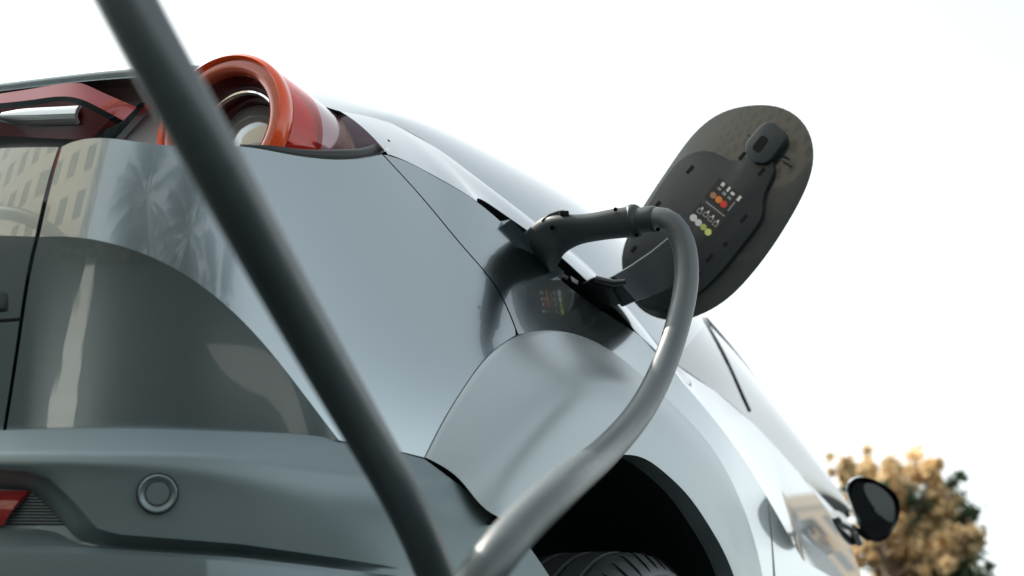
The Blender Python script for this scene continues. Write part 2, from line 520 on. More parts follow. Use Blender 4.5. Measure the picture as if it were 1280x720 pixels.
def make_wheel(x_out, yc, name='wheel', sgn=1, sipes=True):
    w = empty(name, (0, 0, 0)); w.parent = car
    prof = [(0.20, -0.215), (0.255, -0.225), (0.30, -0.222), (0.325, -0.205), (WR-0.004, -0.185), (WR, -0.16), (WR, -0.155),
            (WR-0.008, -0.154), (WR-0.008, -0.147), (WR, -0.146), (WR+0.001, -0.115), (WR-0.008, -0.114), (WR-0.008, -0.106), (WR+0.001, -0.105),
            (WR+0.001, -0.075), (WR-0.008, -0.074), (WR-0.008, -0.067), (WR, -0.066), (WR-0.001, -0.045), (WR-0.006, -0.028), (WR-0.018, -0.014),
            (0.318, -0.004), (0.312, -0.0035), (0.311, -0.002), (0.300, 0.0), (0.285, 0.001), (0.283, -0.002), (0.262, -0.001), (0.245, -0.006), (0.235, -0.018), (0.232, -0.03)]
    ty = lathe('tyre', prof, (x_out, yc, WC[2]), (sgn, 0, 0), M['rubber'], w, seg=120, sharp=50)
    # sipes across the tread: thin dark wedges let into the shoulder
    for k in range(56):
        a = 2*math.pi*k/56
        P = []
        for q, (rr, h) in enumerate([(WR+0.0012, -0.043), (WR+0.0004, -0.036), (WR-0.004, -0.028), (WR-0.0165, -0.0135), (0.3195, -0.005)]):
            aa = a+q*0.012
            P.append(((x_out+sgn*h), yc+rr*math.cos(aa), WC[2]+rr*math.sin(aa)))
        bm = None
        if sipes and math.sin(a) > -0.3:
            tube('sipe', P, [0.0006, 0.0014, 0.0016, 0.0014, 0.0004], M['gap'], ty, seg=6)
    rim = lathe('rim', [(0.236, -0.05), (0.236, -0.02), (0.231, -0.012), (0.222, -0.012), (0.215, -0.03), (0.205, -0.09), (0.19, -0.16)], (x_out, yc, WC[2]), (sgn, 0, 0), M['alloy'], w, seg=90)
    for k in range(5):
        a = 2*math.pi*k/5+0.2
        bm = bmesh.new()
        pts = []
        for rr, hw, h in ((0.05, 0.03, -0.035), (0.13, 0.022, -0.025), (0.222, 0.035, -0.02)):
            ca, sa = math.cos(a), math.sin(a)
            for s in (-1, 1):
                for dd in (0, -0.03):
                    pts.append(bm.verts.new((x_out+sgn*(h+dd), yc+rr*ca-s*hw*sa, WC[2]+rr*sa+s*hw*ca)))
        for q in range(2):
            b = q*4; c = b+4
            for i, j in ((0, 1), (1, 3), (3, 2), (2, 0)):
                bm.faces.new((pts[b+i], pts[b+j], pts[c+j], pts[c+i]))
        from_bm('spoke', bm, M['alloy'], rim, bevel=0.004)
    lathe('hub_cap', [(0.0, -0.02), (0.03, -0.022), (0.055, -0.03), (0.06, -0.05)], (x_out, yc, WC[2]), (sgn, 0, 0), M['alloy'], rim, seg=40)
    return w
make_wheel(0.885, WC[1])
make_wheel(-0.885, WC[1], sgn=-1, sipes=False)
make_wheel(0.86, 3.6, sipes=False)
make_wheel(-0.86, 3.6, sgn=-1, sipes=False)

exec_stage2 = True

# ------------------------------------------------------------------ rear fender, shoulder, greenhouse
E1 = [(478, 192), (500, 198), (540, 218), (595, 251), (640, 290), (680, 330), (720, 365), (760, 393), (797, 417)]
E2 = [(797, 417), (850, 474), (905, 540), (955, 615), (985, 680), (1003, 740)]
FR = [(647, 418), (700, 414), (760, 437), (810, 478), (850, 516), (890, 562), (925, 628), (950, 718)]
s_k0 = lambda w, z: s_up(w, z)+0.045+0.03*(lambda t: t*t*(3-2*t))(min(1, max(0, (1.1-w)/0.5)))
wE1 = wcurve(E1, s_up, 40)
wFR = wcurve(FR, s_up, 40)
# the fender reaches along the flank to the door's shut line
WD = math.pi/2+(1.62-SB)/SA
wE2 = wcurve(E2, s_up, 40)
zE = np.interp(WD, wE2[:, 0], wE2[:, 1])
wEt = np.vstack([wE1, [p for p in wE2 if wE1[-1, 0]+0.01 < p[0] < WD-0.02], [[WD, zE]]])
wFb = np.vstack([[p for p in wFR if p[0] < WD-0.05], [[WD-0.03, wFR[-1, 1]-0.1]]])
GF = to3(coons(wEt, np.array([[WD, zE], [WD-0.02, zE-0.2], [WD-0.03, wFb[-1, 1]]]), wFb, ws2, 120, 40, (0, 0.001, 0, 0.0015)), s_up)
fender = skin('rear_fender', GF, M['paint'], car, 0.014)

# shoulder strip above the fender with the charging port let into it
K0P = [(425, 139), (489, 154), (573, 204), (665, 274), (720, 318), (790, 392), (841, 452), (895, 490), (941, 529), (996, 588), (1050, 645)]
NS = 150
k0 = np.array([hit(u, v, s_k0) for u, v in spline(K0P, NS)])
e_px = spline([(477, 190)]+E1[1:]+E2[1:4]+[(1003, 700)], 400)
e3 = np.array([hit(u, v, s_up) for u, v in e_px])
ey = np.maximum.accumulate(e3[:, 1])
def e_at(y):
    return np.array([np.interp(y, ey, e3[:, 0]), y, np.interp(y, ey, e3[:, 2])])
er = np.array([e_at(p[1]) for p in k0])
PY0, PY1 = hit(597, 250, s_up)[1], hit(797, 417, s_up)[1]
def hole(y):
    q = (y-(PY0+PY1)/2)/((PY1-PY0)/2)
    return 0.62*max(0, 1-q*q)**0.75 if abs(q) < 1 else 0.0
h3 = np.array([e*(1-hole(k[1]))+k*hole(k[1]) for e, k in zip(er, k0)])
G = np.array([h3*(1-t)+k0*t+np.array([0, 0, 0.006])*4*t*(1-t) for t in np.linspace(0, 1, 8)])
skin('shoulder_panel', G, M['paint'], car, 0.0)
lb = G[:, 0]
skin('lamp_bucket', np.array([lb*(1-t)+(lb+np.array([-.13, .05, -.07]))*t for t in np.linspace(0, 1, 6)]), M['paint'], car)
inn = np.array([-0.05, 0.045, -0.03])
sel = [i for i in range(NS) if PY0-0.01 < k0[i, 1] < PY1+0.01]
G = np.array([h3[sel], h3[sel]+inn*0.5, h3[sel]+inn, er[sel]+inn*1.2+np.array([0, 0, -0.015]), er[sel]+inn*0.6, er[sel]+inn*0.15])
port = skin('charge_port_recess', G, M['black'], car, ref=np.array([5., .6, 3.]))

# greenhouse
K1L = [(0, 105, .30), (85, 95, .30), (170, 87, .31), (260, 84, .35)]
K1A = [(290, 86, .40), (370, 99, .50), (450, 125, .62), (560, 165, .85), (650, 210, 1.05), (735, 260, 1.30), (805, 322, 1.6), (880, 400, 1.95)]
K1B = [(880, 400, 1.95), (920, 447, 2.15), (960, 500, 2.33), (1005, 562, 2.55), (1058, 645, 2.85)]
k1a = spline([at(u, v, y=y) for u, v, y in K1A], 60)
k1b = spline([at(u, v, y=y) for u, v, y in K1B], 40)
K0A = [(345, 109)]+K0P[:7]; K0B = K0P[6:]
k0a = spline([hit(u, v, s_k0) for u, v in K0A], 60)
k0b = spline([hit(u, v, s_k0) for u, v in K0B], 40)
def bulge(a, b, d, n):
    t = np.linspace(0, 1, n)[:, None, None]
    return a*(1-t)+b*t+d*4*t*(1-t)
pillar = skin('rear_pillar', bulge(k0a, k1a, np.linspace(.1, 1, 60)[:, None]*np.array([.025, 0, .02]), 14), M['paint'], car)
win = skin('side_window', bulge(k0b, k1b, np.array([.025, 0, .02]), 14), M['glass'], car)
WG = bulge(k0b, k1b, np.array([.025, 0, .02]), 14)
def on_glass(t, c):
    j = t*13; i = c*39; j0 = min(int(j), 12); i0 = min(int(i), 38); fj = j-j0; fi = i-i0
    return (WG[j0, i0]*(1-fj)+WG[j0+1, i0]*fj)*(1-fi)+(WG[j0, i0+1]*(1-fj)+WG[j0+1, i0+1]*fj)*fi
def px(p):
    d = p-CAM; z = d @ CF
    return np.array([640+FPX*(d @ CR)/z, 360-FPX*(d @ CU)/z])
gs = [(t, c) for t in np.linspace(0, 1, 40) for c in np.linspace(0, .6, 60)]
gp_ = np.array([px(on_glass(t, c)) for t, c in gs])
sp = []
for u, v in ((878, 398), (892, 420), (908, 450), (924, 486), (936, 514)):
    sp.append(on_glass(*gs[int(np.argmin(((gp_-np.array([u, v]))**2).sum(1)))]))
tube('window_seal', spline(sp, 24), 0.0045, M['gloss_black'], win, 8)
tube('roof_trim', k1b+np.array([0.004, 0, 0.0]), 0.008, M['gloss_black'], car, 8)
# roof, from the rail over to the middle
rail = np.vstack([k1a, k1b[1:]])
top = []
for p in rail:
    x = p[0]
    rise = 0.035*min(1, max(0, (p[1]-0.3)/0.9))
    top.append((0.0, p[1]+0.10+(0.25 if p[1] > 2.3 else 0), p[2]+rise))
top = np.array(top)
G = np.array([rail*(1-t)+top*t+np.array([0, 0.0, 0.010])*math.sin(math.pi*t) for t in np.linspace(0, 1, 14)])
roof = skin('roof', G, M['paint'], car)

# upper tailgate above the lamps: lip, its underside, and the wall behind the lamps
def lrow(pts, n=40, cx=True):
    r = spline([at(u, v, y=y) for u, v, y in pts], n)
    if cx:
        c = r[0].copy(); c[0] = min(0.0, c[0]-0.01)
        r = np.vstack([[c*(1-t)+r[0]*t for t in np.linspace(0, 1, 6)[:-1]], r])
    return r
l0 = lrow(K1L+[(290, 86, .40)])
l1 = lrow([(0, 114, .275), (85, 104, .275), (170, 97, .285), (260, 95, .325), (290, 97, .375)])
l2 = lrow([(0, 118, .335), (85, 113, .335), (170, 109, .34), (260, 108, .37), (300, 112, .41)])
l3 = lrow([(0, 205, .31), (85, 205, .31), (170, 207, .315), (260, 210, .345), (400, 215, .40)])
lt = l0.copy(); lt[:, 1] += 0.5; lt[:, 2] += 0.07; lt[:, 0] *= 0.9
skin('tailgate_lip', np.concatenate([loft([lt, l0], 4, False), loft([l0, l1], 5, False)[1:]]), M['satin2'], car, sharp=15)
skin('tailgate_lip_underside', loft([l1, l2], 4, False), M['paint'], car)
M['recess'] = mat('grey_recess_plastic', (0.30, 0.33, 0.34), 0.5)
skin('lamp_recess_wall', loft([l2, l3], 6, False), M['recess'], car)
tube('lip_edge', (l0*0.45+l1*0.55)+np.array([0, -.004, 0]), 0.0075, M['satin2'], car, 10)
# rear window on the slope behind the lip
l5 = lt.copy(); l5[:, 1] += 0.6; l5[:, 2] += 0.10; l5[:, 0] *= 0.95
skin('rear_window', loft([l5, lt], 4, False), M['glass'], car)
# strip beside the tailgate's upper shut line
sd = lrow([(140, 181, .32), (163, 156, .325), (186, 130, .33)], 12, False)
tube('tailgate_seal', sd, 0.004, M['gap'], car, 8)
G = np.array([lrow([(112, 182, .315), (140, 157, .315), (176, 128, .32)], 12, False), lrow([(136, 182, .305), (160, 156, .31), (184, 128, .315)], 12, False)])
skin('tailgate_corner_strip', G, M['paint'], car, 0.01)

# doors and front of the car
def side(y0, y1, zlo, e, nu=30, nv=24, name='door', top=None):
    w0, w1 = math.pi/2+(y0-SB)/SA, math.pi/2+(y1-SB)/SA
    ze = lambda w: float(np.interp(w, wE2[:, 0], wE2[:, 1]))
    G = []
    for j in range(nv):
        t = j/(nv-1); rw = []
        for w in np.linspace(w0+e, w1-e, nu):
            z1 = e_at(SB+(w-math.pi/2)*SA)[2]; z = z1*(1-t)+zlo*t
            s = s_up(w, z)-0.0+0.03*max(0, 0.55-z)
            rw.append(shell(w, z, s))
        G.append(rw)
    return skin(name, np.array(G), M['paint'], car, 0.012)
d1 = side(1.62, 2.30, 0.12, 0.002, name='rear_door')
d2 = side(2.30, 3.25, 0.12, 0.002, name='front_door')
d3 = side(3.25, 4.0, 0.12, 0.002, name='front_fender')
# bonnet and nose, beyond the mirror
zE_f = wE2[-1, 1]
hood = []
for t in np.linspace(0, 1, 12):
    y = 2.85+t*1.15
    x0 = SA-0.045*max(0, y-2.7)**2-0.12
    hood.append([(x0*math.cos(a), y, zE_f-0.005+0.10*math.sin(a)*(1-0.5*t)) for a in np.linspace(0, math.pi/2, 14)])
skin('bonnet', np.array(hood), M['paint'], car)
nose = [[(x, 4.0+0.18*math.cos(x/0.75*1.5), z) for x in np.linspace(0, 0.80, 12)] for z in np.linspace(zE_f, 0.15, 8)]
skin('front_bumper', np.array(nose), M['satin'], car)

# ------------------------------------------------------------------ round tail lamp
AX = ray(1404, 885); AX = AX/np.linalg.norm(AX)
LC = at(273, 154, y=0.27)
LR = 0.1030
def lamp():
    t = empty('tail_lamp', (0, 0, 0)); t.parent = car
    lathe('lamp_ring', [(LR-.0095, .006), (LR-.009, .001), (LR-.006, -.002), (LR-.002, .001), (LR, .007), (LR, .02), (LR-.004, .024), (LR-.0095, .024)], LC, AX, M['orange'], t, seg=96, closed=True, sharp=60)
    lathe('ring_face', [(LR-.028, .016), (LR-.0272, .008), (LR-.025, .004), (LR-.018, .0025), (LR-.0092, .004), (LR-.0092, .02)], LC, AX, M['terracotta'], t, seg=96, sharp=60)
    lathe('lens_tube', [(LR-.0005, .022), (LR-.0005, .092), (LR-.004, .092), (LR-.004, .022)], LC, AX, M['red'], t, seg=96, closed=True, sharp=60)
    lathe('light_band', [(LR-.008, .026), (LR-.009, .06), (LR-.010, .092)], LC, AX, M['orange'], t, seg=96)
    lathe('lens_shell', [(LR-.006, .0925), (LR-.0006, .0925), (LR-.0006, .10), (LR-.0012, .45)], LC, AX, M['core'], t, seg=96)
    lathe('lamp_bore', [(LR-.026, .020), (LR-.032, .040), (LR-.036, .042), (LR-.038, .06), (LR-.044, .062), (LR-.046, .075)], LC, AX, M['red_dark'], t, seg=96, sharp=20)
    lathe('bezel_ring', [(LR-.036, .045), (LR-.038, .0405), (LR-.0405, .041), (LR-.042, .046)], LC, AX, M['chrome'], t, seg=96)
    lathe('reflector', [(LR-.046, .072), (LR-.055, .10), (.03, .12), (0.0, .125)], LC, AX, M['chrome'], t, seg=72)
    lathe('inner_lens', [(LR-.046, .070), (.045, .062), (.03, .056), (.015, .0535), (0.0, .053)], LC, AX, M['clear_face'], t, seg=72)
    lathe('bulb', [(0.0, .09), (.012, .09), (.016, .10), (.016, .125)], LC, AX, M['chrome'], t, seg=24)
    return t
M['core'] = mat('sky_sheen_lens', (0.30, 0.15, 0.18), 0.18, 0.6, coat=1.0, coat_ior=1.8)  # plum carries the sky's sheen over a dark red lens
M['terracotta'] = mat('terracotta_ring', (0.42, 0.07, 0.03), 0.16, 0.1, coat=0.7)
M['bar_red'] = mat('red_bar_lens', (0.36, 0.018, 0.022), 0.1, 0.1, coat=1.0, coat_ior=1.5)
M['clear_face'] = mat('inner_lens_face', (0.40, 0.43, 0.43), 0.10, 0.5, coat=1.0, coat_ior=1.9)
tl = lamp()
# gasket round the lamp's foot
g0 = spline([hit(u, v, s_up) for u, v in ((300, 184), (340, 190), (380, 197), (430, 200), (465, 197), (487, 187))], 40)
g1 = spline([at(u, v, y=y) for u, v, y in ((300, 182, .27), (340, 185, .29), (380, 188, .34), (430, 187, .41), (458, 183, .47), (472, 172, .52))], 40)
gp = np.vstack([g0*0.6+g1*0.4, [at(u, v, y=y) for u, v, y in ((489, 182, .47), (486, 177, .48))]])
gp = spline(gp[::3].tolist()+[gp[-1].tolist()], 60)
tube('lamp_gasket', gp, np.interp(np.linspace(0, 1, 60), [0, .12, .5, .85, 1], [.003, .006, .0085, .0095, .004]), M['black'], car, 14)
skin('lamp_gasket_lip', loft([g0+np.array([0, 0, .0012]), g1], 4, False), M['gloss_black'], car)

# ---- slim lamp across the tailgate
q0 = lrow([(0, 117, .275), (45, 110, .275), (82, 104, .275), (100, 104, .277), (125, 114, .285), (150, 125, .295), (171, 134, .305)], 40)
q1 = lrow([(0, 129, .273), (45, 124, .273), (88, 121, .273), (104, 125, .275), (125, 135, .282), (142, 144, .291), (154, 151, .299)], 40)
q2 = lrow([(0, 136, .276), (45, 131, .276), (90, 128, .276), (104, 133, .278), (120, 141, .283), (135, 149, .291), (146, 156, .30)], 40)
q3 = lrow([(0, 170, .295), (45, 172, .295), (90, 174, .295), (105, 174, .295), (115, 172, .295), (122, 167, .295), (128, 163, .297)], 40)
bar = skin('light_bar', loft([q0, q1], 6, False), M['bar_red'], car)
skin('light_bar_rim', loft([q1, q2], 3, False), M['gloss_black'], bar)
skin('light_bar_lower', loft([q2, q3], 6, False), M['red_dark'], bar)
w0 = lrow([(4, 140, .274), (30, 136, .274), (60, 134, .274), (98, 132, .274)], 20, False)
w1 = lrow([(0, 152, .280), (30, 157, .282), (60, 157, .282), (97, 156, .282)], 20, False)
skin('lamp_window', bulge(w0, w1, np.array([0, -.006, -.002]), 8), M['clear_face'], bar, 0.006)

# ------------------------------------------------------------------ bumper fittings
def on_bumper(u, v):
    """point and outward normal on the bumper face"""
    p = hit(u, v, .002); q = hit(u+6, v, .002); r = hit(u, v+6, .003)
    n = np.cross(r-p, q-p); n /= np.linalg.norm(n)
    if np.dot(n, p-CAM) > 0: n = -n
    return p, n
p, n = on_bumper(197, 617)
sen = lathe('parking_sensor', [(0.0, .0022), (.0118, .0022), (.0125, .0016), (.0127, .0004), (.0145, .0008), (.0185, .0036), (.0195, .0036), (.0205, .0026), (.0208, -.002)], p, n, M['satin'], bumper, seg=56, sharp=25)
lathe('sensor_gap', [(.0208, .0012), (.0222, .0012), (.0222, .0004)], p, n, M['gap'], bumper, seg=56)
lathe('sensor_face_gap', [(.0124, .0018), (.0131, .0018)], p, n, M['gap'], sen, seg=56)
M['reflector'] = mat('red_reflector', (0.30, 0.018, 0.02), 0.12, coat=1.0, noise=0.25, nscale=700)
rr = row3([(-70, 613, .040), (-20, 613, .040), (36, 613, .040)], 16)
rb = row3([(-70, 657, .038), (-20, 657, .038), (4, 657, .038)], 16)
skin('rear_reflector', bulge(rr, rb, np.array([.003, -.006, 0]), 8), M['reflector'], bumper, 0.006)
for k in range(11):
    v = 616+k*3.9
    uR = 46+k*5.0
    tube('recess_rib', row3([(-60, v, .0445), (0, v, .0445), (uR, v+0.4, .0445)], 10), 0.0011, M['black'], bumper, 6)
# little black button on the tailgate's lower trim
p = hit(-3, 378, s_low)
bm = bmesh.new(); bmesh.ops.create_cube(bm, size=1, matrix=Matrix.Translation(Vector(p)) @ Matrix.Diagonal((.022, .016, .022, 1)))
from_bm('tailgate_button', bm, M['black'], car, bevel=.003)
tube('tailgate_shut_line', np.array([hit(u, v, s_low) for u, v in resample([(-120, 403), (0, 401), (26, 399)], 16)]), 0.0022, M['gap'], car, 6)

# ------------------------------------------------------------------ charging flap
FC = at(900, 262, y=1.02)
FN = np.array([-0.10, -1.0, -0.16]); FN /= np.linalg.norm(FN)
def fp(u, v, h=0.0):
    r = ray(u, v)
    t = np.dot(FC+FN*h-CAM, FN)/np.dot(r, FN)
    return CAM+r*t
def plate(name, outline, h0, h1, m, parent, bevel=0.002, n=None, sharp=40):
    """flat plate with the given outline between two heights above the flap's plane"""
    pts = np.array([fp(u, v, 0) for u, v in outline])
    bm = bmesh.new()
    a = [bm.verts.new(tuple(p+FN*h0)) for p in pts]
    b = [bm.verts.new(tuple(p+FN*h1)) for p in pts]
    bm.faces.new(a); bm.faces.new(b[::-1])
    for i in range(len(a)):
        j = (i+1) % len(a)
        bm.faces.new((a[i], a[j], b[j], b[i]))
    return from_bm(name, bm, m, parent, bevel=bevel, sharp=sharp)
def closed(pts, n=72):
    P = np.array(pts, float)
    k = len(P)
    Q = np.vstack([P[-3:], P, P[:3]])
    S = spline(Q, 40*len(Q))
    # cut the middle turn out
    i0 = np.argmin(((S[:len(S)//3]-P[0])**2).sum(1))
    i1 = len(S)//2+np.argmin(((S[len(S)//2:]-P[0])**2).sum(1))
    return resample(S[i0:i1+1], n+1)[:-1]
FO = [(945, 131), (975, 134), (1000, 149), (1014, 174), (1016, 202), (1008, 232), (990, 268), (965, 308), (935, 347), (905, 376), (880, 391), (850, 400), (820, 397), (796, 382), (781, 352), (777, 322), (785, 293), (803, 259), (838, 206), (868, 166), (897, 143), (922, 134)]
FO = closed(FO, 90)
flap = plate('charge_flap', FO, -0.004, 0.0, M['flap_skin'], car, 0.0015)
FI = closed([(872, 191), (895, 192), (915, 201), (930, 199), (945, 190), (962, 196), (970, 210), (966, 228), (957, 250), (956, 268), (940, 296), (905, 340), (878, 366), (845, 386), (812, 388), (792, 370), (785, 340), (788, 310), (803, 275), (835, 222), (855, 199)], 90)
inner = plate('flap_inner_panel', FI, 0.0, 0.012, M['flap_in'], flap, 0.003)
for u, v, a in ((866, 214, 1), (931, 197, 1), (955, 217, 1), (933, 275, 1), (910, 307, .5), (890, 324, 1), (877, 344, .5), (826, 257, .7), (796, 313, .8)):
    d = np.array([0.66, -0.75]); q = np.array([0.75, 0.66]); c = np.array([u, v])
    plate('clip_slot', [c+d*6*a+q*2.2, c+d*6*a-q*2.2, c-d*6*a-q*2.2, c-d*6*a+q*2.2], 0.0118, 0.0124, M['gap'], inner, 0)
# latch loop
LO = resample([(937, 184), (940, 178), (956, 160), (963, 156), (972, 157), (984, 168), (987, 175), (985, 182), (968, 204), (961, 208), (948, 207), (938, 196), (936, 190), (937, 184)], 41)[:-1]
latch = plate('flap_latch', LO, 0.0, 0.022, M['flap_in2'] if 'flap_in2' in M else M['handle'], flap, 0.004)
c = np.array([956., 184.]); d = np.array([0.62, -0.78]); q = np.array([0.78, 0.62])
plate('latch_slot', [c+d*11+q*3, c+d*8+q*5.5, c-d*8+q*5.5, c-d*11+q*3, c-d*11-q*3, c-d*8-q*5.5, c+d*8-q*5.5, c+d*11-q*3], 0.0215, 0.0228, M['gap'], latch, 0)
for u, v in ((981, 196), (984, 205), (940, 172)):
    tube('latch_pin', [fp(u-6, v-4, .006), fp(u+5, v+2, .006)], 0.0016, M['handle'], latch, 8)
# stickers: dots and marks printed on the inner panel
M['ink_white'] = mat('print_white', (0.75, 0.77, 0.77), 0.5)
M['ink_grey'] = mat('print_grey', (0.30, 0.32, 0.33), 0.5)
M['ink_brown'] = mat('print_brown', (0.45, 0.22, 0.12), 0.5)
M['ink_orange'] = mat('print_orange', (0.85, 0.25, 0.04), 0.5)
M['ink_red'] = mat('print_red', (0.80, 0.05, 0.03), 0.5)
M['ink_green'] = mat('print_green', (0.45, 0.60, 0.15), 0.5)
M['ink_yellow'] = mat('print_yellow', (0.75, 0.80, 0.25), 0.5)
M['sticker'] = mat('sticker_black', (0.015, 0.014, 0.014), 0.35)
D1 = np.array([0.78, 0.62]); D2 = np.array([0.62, -0.78])       # along a row of dots, and up the sticker
def sq(c, a, b): return [c+D1*a+D2*b, c+D1*a-D2*b, c-D1*a-D2*b, c-D1*a+D2*b]
lab = plate('upper_sticker', sq(np.array([906., 247.]), 17, 16), 0.0118, 0.0123, M['sticker'], inner, 0)
lab2 = plate('lower_sticker', sq(np.array([886., 276.]), 19, 13), 0.0118, 0.0123, M['sticker'], inner, 0)
def dot(c, r, m, parent): plate('colour_dot', [c+r*np.array([math.cos(a), math.sin(a)]) for a in np.linspace(0, 2*math.pi, 18, endpoint=False)], 0.0122, 0.0126, m, parent, 0)
for (u, v), r, m in (((895, 246), 4.0, 'ink_brown'), ((901.8, 251.4), 4.4, 'ink_orange'), ((907.8, 257), 4.4, 'ink_red')):
    dot(np.array([u, v]), r, M[m], lab)
for (u, v), r, m in (((870.3, 274), 4.6, 'ink_white'), ((876.5, 280), 4.3, 'ink_white'), ((882.8, 285.5), 4.0, 'ink_green'), ((888.5, 291.8), 4.4, 'ink_yellow')):
    dot(np.array([u, v]), r, M[m], lab2)
for u, v, a, b, m in ((907, 232.5, 2.2, 2.6, 'ink_white'), (914, 238.5, 1.6, 3.4, 'ink_white'), (919, 244, 2.6, 1.8, 'ink_white'), (927, 250, 1.9, 3.6, 'ink_white'),
                      (902.5, 238, 2.4, 1.6, 'ink_grey'), (908.6, 244, 2.6, 2.0, 'ink_grey'), (915, 249.4, 2.4, 1.6, 'ink_grey')):
    plate('printed_mark', sq(np.array([u, v]), a, b), 0.0122, 0.0125, M[m], lab, 0)
plate('printed_line', sq(np.array([917.5, 260]), 0.9, 7), 0.0122, 0.0125, M['ink_grey'], lab, 0)
plate('divider_line', sq(np.array([897.5, 263]), 15, 0.8), 0.0122, 0.0125, M['ink_grey'], lab2, 0)
for u, v in ((878, 265.5), (885.5, 270), (891.5, 275.5), (897.5, 281.5)):
    c = np.array([u, v])
    plate('printed_ring', sq(c, 3.2, 3.2), 0.0122, 0.0124, M['ink_grey'], lab2, 0)
    plate('printed_ring_centre', sq(c, 1.9, 1.9), 0.0123, 0.0126, M['sticker'], lab2, 0)
    plate('printed_mark', sq(c+D2*4.6+D1*0.6, 1.2, 1.6), 0.0122, 0.0125, M['ink_white'], lab2, 0)

# hinge arm from the port to the flap
def slab(name, rows, m, parent, bevel=0.003):
    """rows of (left pixel, right pixel, depth) -> a bar with thickness"""
    bm = bmesh.new(); rings = []
    for (u0, v0), (u1, v1), d, th in rows:
        a, b = at(u0, v0, d=d), at(u1, v1, d=d)
        n = CF*th
        rings.append([bm.verts.new(tuple(p)) for p in (a, b, b+n, a+n)])
    for r0, r1 in zip(rings[:-1], rings[1:]):
        for i in range(4):
            j = (i+1) % 4
            bm.faces.new((r0[i], r0[j], r1[j], r1[i]))
    bm.faces.new(rings[0][::-1]); bm.faces.new(rings[-1])
    return from_bm(name, bm, m, parent, bevel=bevel, sharp=50)
dF = float(np.dot(fp(830, 330, .01)-CAM, CF))
DG = float(np.dot(hit(760, 393, s_up)-CAM, CF))
arm = slab('hinge_arm', [((752, 352), (778, 384), DG-.02, .02), ((768, 344), (796, 376), DG-.03, .02), ((790, 331), (815, 370), (DG*.6+dF*.4)-.03, .02), ((815, 314), (838, 361), dF-.05, .02), ((842, 292), (862, 347), dF-.02, .02), ((862, 272), (880, 331), dF+.02, .02)], M['flap_in'], flap)
slab('hinge_knuckle', [((726, 356), (752, 386), DG+.03, .03), ((742, 346), (768, 384), DG-.025, .03), ((758, 346), (776, 380), DG-.03, .03)], M['handle'], flap, .005)
tube('hinge_pin', [at(744, 350, d=DG-.035), at(768, 355, d=DG-.04), at(782, 352, d=DG-.045)], [.008, .007, .004], M['gloss_black'], arm, 12)
for k, (u, v) in enumerate(((612, 268), (620, 275), (628, 283), (636, 290), (706, 345), (718, 350))):
    d0 = float(np.dot(hit(u, v+6, s_up)-CAM, CF))
    slab('port_clip', [((u-5, v-5), (u-3, v+2), d0+.035, .006), ((u+5, v+1), (u+4, v+6), d0+.045, .006)], M['recess' if k % 2 else 'black'], port, .001)

# ------------------------------------------------------------------ charging cable and its plug
plug = empty('charging_plug', tuple(at(690, 300, d=1.7)), 'black charging handle on a thick grey cable, plugged into the open port', 'charging cable')
PO = Vector(plug.location)
def own(o):
    o.parent = plug
    o.matrix_parent_inverse = Matrix.Translation(-PO)
    return o
def ptube(name, pts, m, n=60, seg=28, sub=None):
    S = spline([list(at(u, v, d=d))+[r/FPX*d] for u, v, d, r in pts], n)
    o = tube(name, S[:, :3], S[:, 3], m, None, seg, sq=2.6 if name == 'handle' else 2.0)
    if sub is None: own(o)
    else: o.parent = sub
    return o
def dep(u, v): return float(np.dot(hit(u, v, s_up)-CAM, CF))
DP = dep(665, 315)
def sect_loft(name, secs, m, n=48, seg=30, p=2.6):
    """solid through sections (top pixel, bottom pixel, depth, half thickness)"""
    A = []
    for (u0, v0), (u1, v1), d, th in secs:
        A.append(list(at(u0, v0, d=d))+list(at(u1, v1, d=d))+[th])
    A = spline(A, n); V = []; F = []
    for q in A:
        t0, t1, th = q[:3], q[3:6], q[6]; c = (t0+t1)/2; h = (t0-t1)/2
        for k in range(seg):
            a = 2*math.pi*k/seg; ca, sa = math.cos(a), math.sin(a)
            f = 1/(abs(ca)**p+abs(sa)**p)**(1/p)
            V.append(c+f*(ca*h+sa*th*CF))
    for i in range(n-1):
        for k in range(seg):
            k2 = (k+1) % seg
            F.append((i*seg+k, i*seg+k2, (i+1)*seg+k2, (i+1)*seg+k))
    F.append(tuple(range(seg))[::-1]); F.append(tuple((n-1)*seg+k for k in range(seg)))
    o = pydata(name, V, F, m, None, True, 50)
    bm = bmesh.new(); bm.from_mesh(o.data); bmesh.ops.recalc_face_normals(bm, faces=bm.faces); bm.to_mesh(o.data); bm.free()
    return own(o)
handle = sect_loft('handle', [((636, 312), (684, 352), DP+.07, .026), ((649, 297), (693, 338), DP+.02, .027), ((664, 283), (700, 326), DP-.01, .028), ((680, 271), (707, 316), DP-.03, .028), ((698, 268), (721, 307.5), DP-.045, .026), ((730, 267.5), (742, 302), DP-.06, .024), ((758, 262.5), (763, 299), DP-.07, .023), ((787, 258), (787, 297), DP-.08, .022)], M['handle'])
DH = DP-.08
ptube('handle_collar', [(783, 277.5, DH, 19.5), (786, 277.2, DH, 20.6), (797, 276, DH-.005, 20.2), (800, 275.6, DH-.007, 17)], M['handle'], sub=handle, n=20)
ptube('strain_relief', [(796, 276, DH-.005, 16.5), (806, 275, DH-.01, 16.5), (820, 273.5, DH-.015, 15.8), (824, 273.3, DH-.018, 13.5)], M['handle'], sub=handle, n=20)
